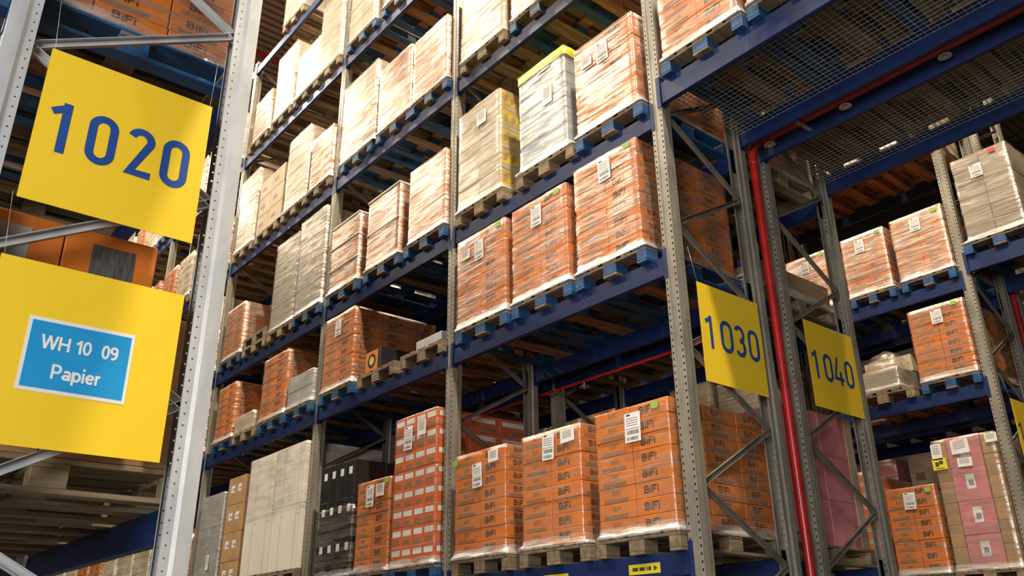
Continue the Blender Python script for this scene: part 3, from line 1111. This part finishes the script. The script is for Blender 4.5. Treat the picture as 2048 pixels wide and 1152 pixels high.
# pallet with a black box, pallet with a grey tray
z = LV['B'] + .0005
pallet(-4.27, .55, z, 'old', where('middle', 'B', 1))
t = thing('display_box', 'black box with orange round logo panel on a wooden pallet, second bay', 'box', (-4.36, .10, z + PAL_H + .001))
bm = bmesh.new(); bm_box(bm, -.17, .17, -.13, .55, 0, .25)
link('box_body', to_mesh(bm, 'box_body', ['black_card'], .004), t)
bm = bmesh.new()
bm_quad(bm, [(-.165, -.132, .01), (.10, -.132, .01), (.10, -.132, .24), (-.165, -.132, .24)], 0)
for rr, mi, yy in ((.085, 1, -.1328), (.05, 2, -.1335)):
    ring = [(-.03 + rr * math.cos(a * math.pi / 12), yy, .125 + rr * math.sin(a * math.pi / 12)) for a in range(24)]
    bm_quad(bm, ring, mi)
link('front_panel', to_mesh(bm, 'front_panel', ['orange', 'black_card', 'yellow_card'], normals=False), t)['label'] = 'orange panel with a dark ring'
pallet(-3.36, .55, z, 'old', where('right', 'B', 1))
t = thing('grey_tray', 'shallow grey carton with a white paper on a wooden pallet, second bay', 'box', (-3.40, .42, z + PAL_H + .001))
bm = bmesh.new(); bm_box(bm, -.24, .24, -.35, .35, 0, .16)
link('tray_body', to_mesh(bm, 'tray_body', ['grey_card'], .005), t)
bm = bmesh.new(); bm_box(bm, .241, .243, -.28, -.05, .02, .14)
link('paper_sheet', to_mesh(bm, 'paper_sheet', ['paper']), t)['label'] = 'white paper'
# third shelf of second bay: orange loads in tiers with pale divider sheets
def tiers(t, w, d, h, n):
    for k in range(1, n + 1):
        bm = bmesh.new()
        z = h * k / n
        bm_box(bm, -w / 2 - .016, w / 2 + .012, -d / 2 - .016, d / 2 + .01, z - .020 if k == n else z - .012, z + .006)
        o = link('divider_sheet', to_mesh(bm, 'divider_sheet', ['white_card'], .004), t)
        o['label'] = 'pale divider sheet between tiers'
for x0, x1, pos, px in ((-5.57, -4.87, 'left', -5.22), (-4.63, -3.93, 'middle', -4.28)):
    t = put('bifi', x0, x1, 6.72, 'C', 1, pos, 'orange cartons with divider sheets', 'blue', px=px, layers=8)
    tiers(t, x1 - x0, Y1 - Y0, 6.72 - 5.785, 3 if pos == 'left' else 2)
put('bifi', -3.70, -2.98, 6.72, 'C', 1, 'right', OR, 'blue')
put('small', -5.56, -4.64, 8.95, 'D', 1, 'left', 'tall load of small cream boxes', 'blue', px=-5.1, layers=12, nx=3, ny=2, pw=.9)
put('bifi', -4.55, -3.80, 8.66, 'D', 1, 'middle', OR, 'blue')
put('bifi', -3.73, -3.02, 8.60, 'D', 1, 'right', OR, 'blue')
put('cream', -5.56, -4.80, 10.9, 'E', 1, 'left', 'film wrapped cream cartons', 'blue', layers=4)
put('bifi', -4.6, -3.86, 10.7, 'E', 1, 'middle', OR, 'blue')
put('taupe', -3.7, -2.98, 10.8, 'E', 1, 'right', 'film wrapped taupe cartons', 'blue', layers=5)

# third bay (four pallets wide)
P4 = ['leftmost', 'second', 'third', 'rightmost']
put('grey', -9.12, -8.28, 3.69, 'A', 2, P4[0], 'grey film wrapped cartons', 'old', px=-8.75, layers=3, film='film_heavy', labels=[('sheet', -8.6, 2.75, .1, .2)])
put('brown', -8.16, -7.60, 3.83, 'A', 2, P4[1], 'brown cartons with white labels', 'old', px=-7.9, layers=4, nx=1, ny=3, film=None)
z = LV['A'] + .0005
for x0, x1, pos in ((-7.46, -6.65, P4[2]), (-6.63, -5.82, P4[3])):
    pallet((x0 + x1) / 2, .55, z, 'old', 'lower of two, ' + where(pos, 'A', 2))
    pallet((x0 + x1) / 2, .55, z + PAL_H + .0005, 'old', 'upper of two, ' + where(pos, 'A', 2))
    load('white', x0, x1, Y0, Y1, z + 2 * PAL_H + .001, 3.97, 'tall plain white cartons, ' + where(pos, 'A', 2),
         layers=2, nx=2, ny=1, film='film_thin', skirt=False, film_cut=.68)
put('bifi', -8.98, -8.33, 5.32, 'B', 2, P4[0], OR, 'blue', px=-8.65)
pallet(-7.87, .55, LV['B'] + .0005, 'wood', where(P4[1], 'B', 2))
load('tile', -8.22, -7.56, Y0, .6, LV['B'] + PAL_H + .001, 4.72, 'low pale carton, ' + where(P4[1], 'B', 2), layers=1, nx=1, ny=1, film='film', skirt=False, pw=.6)
put('bifi', -7.36, -6.60, 5.36, 'B', 2, P4[2], OR, 'blue')
put('grey', -6.50, -5.76, 4.89, 'B', 2, P4[3], 'low stack of grey wrapped cartons', 'blue', px=-6.14, layers=2, film='film_heavy')
put('bifi', -9.06, -8.36, 6.62, 'C', 2, P4[0], OR, 'blue', px=-8.75)
pallet(-7.86, .55, LV['C'] + .0005, 'wood', 'empty, ' + where(P4[1], 'C', 2))
pallet(-7.86, .55, LV['C'] + PAL_H + .001, 'old', 'stacked empty, ' + where(P4[1], 'C', 2))
put('taupe', -7.34, -6.62, 7.14, 'C', 2, P4[2], 'tall taupe cartons in grey film', 'wood', px=-6.98, layers=4, film='film_heavy')
put('taupe', -6.56, -5.76, 7.22, 'C', 2, P4[3], 'tall taupe cartons in grey film', 'blue', px=-6.15, layers=4, film='film_heavy')
put('cream', -9.14, -8.42, 9.05, 'D', 2, P4[0], 'tall cream cartons in film', 'wood', px=-8.8, layers=5)
put('light_brown', -8.30, -7.40, 8.66, 'D', 2, P4[1], 'light brown cartons without film', 'wood', px=-7.9, layers=3, film=None, pw=.9)
put('cream', -7.28, -6.58, 8.93, 'D', 2, P4[2], 'tall cream cartons in shiny film', 'wood', px=-6.95, layers=6, film='film_heavy')
put('bifi', -6.44, -5.80, 8.53, 'D', 2, P4[3], OR, 'old', px=-6.12, film='film_heavy')
put('bifi', -8.96, -8.28, 10.55, 'E', 2, P4[0], OR, 'old', px=-8.7, film='film_heavy')
put('cream', -8.12, -7.42, 11.04, 'E', 2, P4[1], 'tall cream cartons', 'old', px=-7.8, layers=2, nx=1, film='film_heavy')
put('white', -7.30, -6.56, 10.57, 'E', 2, P4[2], 'white cartons', 'old', px=-6.95, layers=2, nx=1, film='film_heavy')
put('cream', -6.52, -5.76, 11.05, 'E', 2, P4[3], 'tall cream cartons', 'wood', px=-6.13, layers=2, nx=2, film='film_heavy')
put('cream', -8.15, -7.35, 12.7, 'F', 2, P4[1], 'cream load', 'wood', layers=3, film='film_heavy')

# shelf over the cross aisle, rack 1030
def over(kind, x0, x1, ztop, pos, desc, pal, rn, y, **kw):
    kw.setdefault('film', 'film_shiny')
    z = LV['T'] + .0005
    pallet((x0 + x1) / 2, y + .55, z, pal, '%s over the cross aisle, %s' % (pos, rn))
    load(kind, x0, x1, y + Y0, y + Y1, z + PAL_H, ztop, '%s, %s over the cross aisle, %s' % (desc, pos, rn), **kw)
over('bifi', 3.55, 4.25, 6.95, 'fifth', OR, 'blue', R30, 0)
over('light_brown', 3.55, 4.25, 6.95, 'fifth', 'wrapped brown cartons', 'wood', R40, 1.38, layers=4)
over('bifi', .10, .84, 6.95, 'leftmost', OR, 'blue', R30, 0, film='film')
over('bifi', .93, 1.70, 6.95, 'second', OR, 'blue', R30, 0)
over('cream', 1.80, 2.56, 7.1, 'third', 'wrapped cream cartons', 'old', R30, 0, layers=4)
over('cream', 2.68, 3.42, 7.1, 'fourth', 'wrapped cream cartons', 'blue', R30, 0, layers=4)
over('light_brown', .10, .84, 6.95, 'leftmost', 'wrapped brown cartons', 'old', R40, 1.38, layers=4)
over('cream', .93, 1.70, 6.95, 'second', 'wrapped cream cartons', 'wood', R40, 1.38, layers=4)
over('bifi', 1.80, 2.56, 7.0, 'third', OR, 'wood', R40, 1.38)
over('taupe', 2.68, 3.42, 7.0, 'fourth', 'wrapped taupe cartons', 'old', R40, 1.38, layers=4)
for k, (a, b) in enumerate(((.10, .84), (.93, 1.70), (1.80, 2.56), (2.68, 3.42))):
    over('cream', a, b, 7.0, ['leftmost', 'second', 'third', 'rightmost'][k], 'wrapped cream cartons', 'wood', R20, -4.43, layers=4, simple=True)

# rack 1040
z = LV['A'] + .0005
pallet(-.56, 1.93, z, 'wood', 'nearest on the lowest shelf of the rack behind the pipe')
t = thing('pink_carton_stack', 'tall pink cartons with brown edge board, standing behind the red pipe', 'pallet load', (-.56, 1.93, z + PAL_H + .001))
for l in range(3):
    for i in range(2):
        for j in range(2):
            me = carton(.36, .50, .37, 'pink', 1, 1)
            link('carton', me, t, (-.18 + .37 * i, -.26 + .51 * j, l * .37))
bm = bmesh.new()
bm_box(bm, -.37, .372, .506, .512, 0, 1.12)
bm_box(bm, .372, .378, .40, .512, 0, 1.12)
bm_box(bm, -.37, .372, .512, .518, 0, 1.12)
link('edge_board', to_mesh(bm, 'edge_board', ['light_brown']), t)['label'] = 'light brown edge board'
for (x0, x1, pos) in ((-1.86, -1.1, 'middle'), (-2.76, -2.0, 'left')):
    put('taupe', x0, x1, 3.2 if pos == 'middle' else 3.1, 'A', 0, pos, 'wrapped taupe cartons', 'old', rn=R40, y=1.38, layers=4, simple=True)
pallet(-.56, 1.93, LV['B'] + .0005, 'wood', 'nearest on the second shelf of the rack behind the pipe')
load('brown', -.95, -.17, 1.36, 2.44, LV['B'] + PAL_H + .001, 4.72, 'low brown carton above the 1040 sign', name='low_carton', layers=1, nx=1, ny=1, film='film_thin')
put('taupe', -1.86, -1.1, 5.0, 'B', 0, 'middle', 'wrapped taupe cartons', 'wood', rn=R40, y=1.38, layers=3, simple=True)
put('light_brown', -2.76, -2.0, 5.0, 'B', 0, 'left', 'brown cartons', 'wood', rn=R40, y=1.38, layers=3, simple=True)
put('light_brown', -.93, -.17, 6.6, 'C', 0, 'right', 'film wrapped brown cartons', 'wood', rn=R40, y=1.38, layers=3)
put('taupe', -1.86, -1.1, 6.6, 'C', 0, 'middle', 'wrapped taupe cartons', 'old', rn=R40, y=1.38, layers=4, simple=True)
put('cream', -2.76, -2.0, 6.6, 'C', 0, 'left', 'wrapped cream cartons', 'old', rn=R40, y=1.38, layers=4, simple=True)
for bay, slots in ((1, (-3.4, -4.3, -5.2)), (2, (-6.2, -7.1, -8.0, -8.85)), (3, (-9.9, -10.8, -11.7, -12.5))):
    for l in 'ABC':
        for n, xc in enumerate(slots):
            rr = random.Random(int(xc * 100) + ord(l))
            pos = (POS3[::-1] if len(slots) == 3 else P4[::-1])[n]
            put(rr.choice(['taupe', 'light_brown', 'cream', 'grey']), xc - .37, xc + .37, LV[l] + rr.uniform(.8, 1.1), l, bay, pos, 'wrapped cartons',
                rr.choice(['wood', 'old', 'wood']), rn=R40, y=1.38, layers=4, simple=True)

# rack 1020
z = LV['A'] + .0005
pallet(-.56, -3.88, z, 'wood', 'nearest on the lowest shelf of the foreground rack')
load('brown', -.95, -.17, -4.46, -3.41, z + PAL_H + .001, 3.03, 'brown carton stack directly behind the light blue label sign', layers=2, nx=2, ny=2, film=None, name='carton_stack')
t = thing('orange_box', 'orange box with grey window panels on top of brown cartons in the foreground rack', 'box', (-.53, -4.03, 3.036))
bm = bmesh.new()
for a, b in ((-.44, .03), (.035, .43)):
    bm_box(bm, -.34, .34, a, b, 0, .33)
link('box_body', to_mesh(bm, 'box_body', ['orange'], .005), t)
for a, b, zt, zb, wm in ((-.44, -.10, .27, .0, 'grey_card'), (.15, .335, .27, .07, 'weave')):
    bm = bmesh.new()
    bm_quad(bm, [(.342, a, zb), (.342, b, zb), (.342, b, zt), (.342, a, zt)])
    link('window_panel', to_mesh(bm, 'window_panel', [wm], normals=False), t)['label'] = 'dark grey woven panel'
def r20(kind, xc, ztop, l, pos, bay, desc, pal, layers=8, simple=False, **kw):
    z = LV[l] + .0005
    pallet(xc, -3.88, z, pal, where(pos, l, bay, R20), simple)
    load(kind, xc - .37, xc + .37, -4.46, -3.37, z + PAL_H + .001, ztop, '%s, %s' % (desc, where(pos, l, bay, R20)), layers=layers, simple=simple, **kw)
r20('bifi', -.56, 5.42, 'B', 'nearest', 0, OR, 'blue')
r20('bifi', -1.48, 5.42, 'B', 'middle', 0, OR, 'blue')
r20('bifi', -2.38, 5.42, 'B', 'far', 0, OR, 'wood')
r20('taupe', -1.48, 2.9, 'A', 'middle', 0, 'low wrapped cartons', 'wood', 2)
r20('taupe', -2.38, 2.7, 'A', 'far', 0, 'low wrapped cartons', 'wood', 1)
for n, xc in enumerate((-3.4, -4.3, -5.2)):
    r20('cream', xc, 5.3, 'B', POS3[::-1][n], 1, 'wrapped cream cartons', ('blue', 'wood', 'old')[n], 4, True)
for n, xc in enumerate((-6.2, -7.1, -8.0, -8.85)):
    r20('taupe', xc, 5.3, 'B', P4[::-1][n], 2, 'wrapped taupe cartons', ('old', 'wood', 'old', 'wood')[n], 4, True)

# the far right rack
Y5 = 5.45
put('bifi', -2.36, -1.72, 6.60, 'C', 0, 'left', OR, 'blue', rn=R50, y=Y5, labels=[ship(-2.06, 6.42, .13, .17), green(-1.80, 6.55)])
put('bifi', -1.50, -.90, 6.62, 'C', 0, 'middle', OR, 'blue', rn=R50, y=Y5, labels=[ship(-1.24, 6.45, .13, .18), green(-.98, 6.57)])
put('bifi', -.80, -.13, 6.63, 'C', 0, 'right', OR, 'blue', rn=R50, y=Y5, px=-.53, labels=[ship(-.48, 6.47, .13, .18), green(-.23, 6.57)])
z = LV['B'] + .0005
put('bifi', -.81, -.13, 5.375, 'B', 0, 'right', OR, 'blue', rn=R50, y=Y5, px=-.53, labels=[ship(-.46, 5.22, .13, .17), green(-.24, 5.33)])
pallet(-1.31, Y5 + .55, z, 'wood', where('middle', 'B', 0, R50))
t = load('taupe', -1.66, -1.06, Y5 + Y0, Y5 + .7, z + PAL_H + .001, 4.76, 'low brown wrapped carton with crumpled clear film on top, far right rack', layers=1, nx=1, ny=1, film='film_heavy')
bm = bmesh.new(); bm_box(bm, -.33, .30, .05, .35, .30, .52)
link('carton', to_mesh(bm, 'carton', ['light_brown'], .004), t)
# crumpled film heap
rr = random.Random(5)
bm = bmesh.new()
bmesh.ops.create_icosphere(bm, subdivisions=3, radius=1)
for v in bm.verts:
    k = 1 + rr.uniform(-.10, .10)
    v.co = Vector((v.co.x * .27 * k, v.co.y * .24 * k, max(v.co.z, -.1) * .26 * k))
for f in bm.faces: f.smooth = True
link('crumpled_film', to_mesh(bm, 'crumpled_film', ['film_heavy'], normals=False), t, (.06, -.12, .29))['label'] = 'crumpled clear film'
# lowest shelf
z = LV['A'] + .0005
put('bifi', -1.50, -.90, 3.30, 'A', 0, 'middle', OR, 'blue', rn=R50, y=Y5, film='film_thin', labels=[ship(-1.21, 3.14, .14, .19), green(-.98, 3.24)])
put('crate', -2.36, -1.72, 3.55, 'A', 0, 'left', 'orange and green crates', 'wood', rn=R50, y=Y5, layers=9, nx=1, film='film_thin')
pallet(-.50, Y5 + .55, z, 'wood', where('right', 'A', 0, R50)).scale.x = .9
t = load('pink', -.68, -.30, Y5 + Y0, Y5 + Y1, z + PAL_H + .001, 3.78, 'tall pink and brown cartons in film beside the far right upright', layers=4, nx=1, ny=3, film=None,
         labels=[('sheet', -.52, 3.66, .20, .16), ('sheet', -.50, 3.48, .16, .10), ('sheet', -.17, 3.70, .13, .10), ('yellow', -.78, 3.50, .16, .13), ('sheet', -.79, 3.64, .12, .18)])
for l in range(6):
    for j in range(3):
        for xc in (-.272, .272):
            me = carton(.15, .37, 1.44 / 6, 'brown', 0, 0)
            link('carton', me, t, (xc - .0, -.3885 + .3885 * j, l * 1.44 / 6))['label'] = 'brown carton'
link('stretch_film', film_mesh(.70, 1.165, 1.44, .71, 1.2, 77, 'film'), t)
# over the cross aisle
over('taupe', .09, .74, 7.10, 'leftmost', 'tall brown load in film with white label', 'blue', R50, Y5, layers=6, film='film',
     labels=[ship(.36, 6.86, .14, .17), ('red', .58, 7.04, .08, .05)])
over('cream', .90, 1.6, 6.8, 'second', 'wrapped cream cartons', 'old', R50, Y5, layers=4)
for bay, slots in ((0, (-.56, -1.46, -2.36)), (1, (-3.4, -4.3, -5.2)), (2, (-6.2, -7.1, -8.0, -8.85))):
    for l in ('D' if bay == 0 else 'ABCD'):
        for n, xc in enumerate(slots):
            rr = random.Random(int(xc * 100) + ord(l) + 5)
            pos = (POS3[::-1] if len(slots) == 3 else P4[::-1])[n]
            put(rr.choice(['taupe', 'bifi', 'dark', 'light_brown']), xc - .37, xc + .37, LV[l] + rr.uniform(.8, 1.1), l, bay, pos, 'wrapped cartons',
                'old' if l == 'D' else rr.choice(['wood', 'old', 'blue']), rn=R50, y=Y5, layers=5, simple=True)
for l, kinds in (('A', ('dark', 'light_brown', 'pink')), ('B', ('dark', 'taupe', 'light_brown')), ('C', ('taupe', 'dark', 'cream'))):
    for n, xc in enumerate((-.55, -1.45, -2.35)):
        put(kinds[n], xc - .37, xc + .37, LV[l] + (1.75 if l == 'A' else 1.05), l, 0, POS3[::-1][n], 'wrapped cartons', 'wood', rn=R60, y=6.83, layers=3, simple=True)

# far bays of rack 1030, seen through the end of rack 1020
for bay, xa in ((3, -9.292), (4, -12.91), (5, -16.53)):
    for l in 'ABCDE':
        for n in range(4):
            xc = xa - .115 - .45 - n * .88
            rr = random.Random(int(xc * 100) + ord(l) * 3)
            kind = rr.choice(['cream', 'bifi', 'taupe', 'light_brown', 'cream', 'bifi'])
            ly = {'cream': 4, 'bifi': 8, 'taupe': 5, 'light_brown': 3}[kind]
            put(kind, xc - .37, xc + .37, LV[l] + rr.uniform(.95, 1.45) if kind != 'bifi' else LV[l] + 1.05, l, bay, P4[::-1][n],
                {'cream': 'wrapped cream cartons', 'bifi': 'wrapped orange cartons', 'taupe': 'wrapped taupe cartons', 'light_brown': 'brown cartons'}[kind],
                rr.choice(['wood', 'old', 'blue']), layers=ly, simple=True)
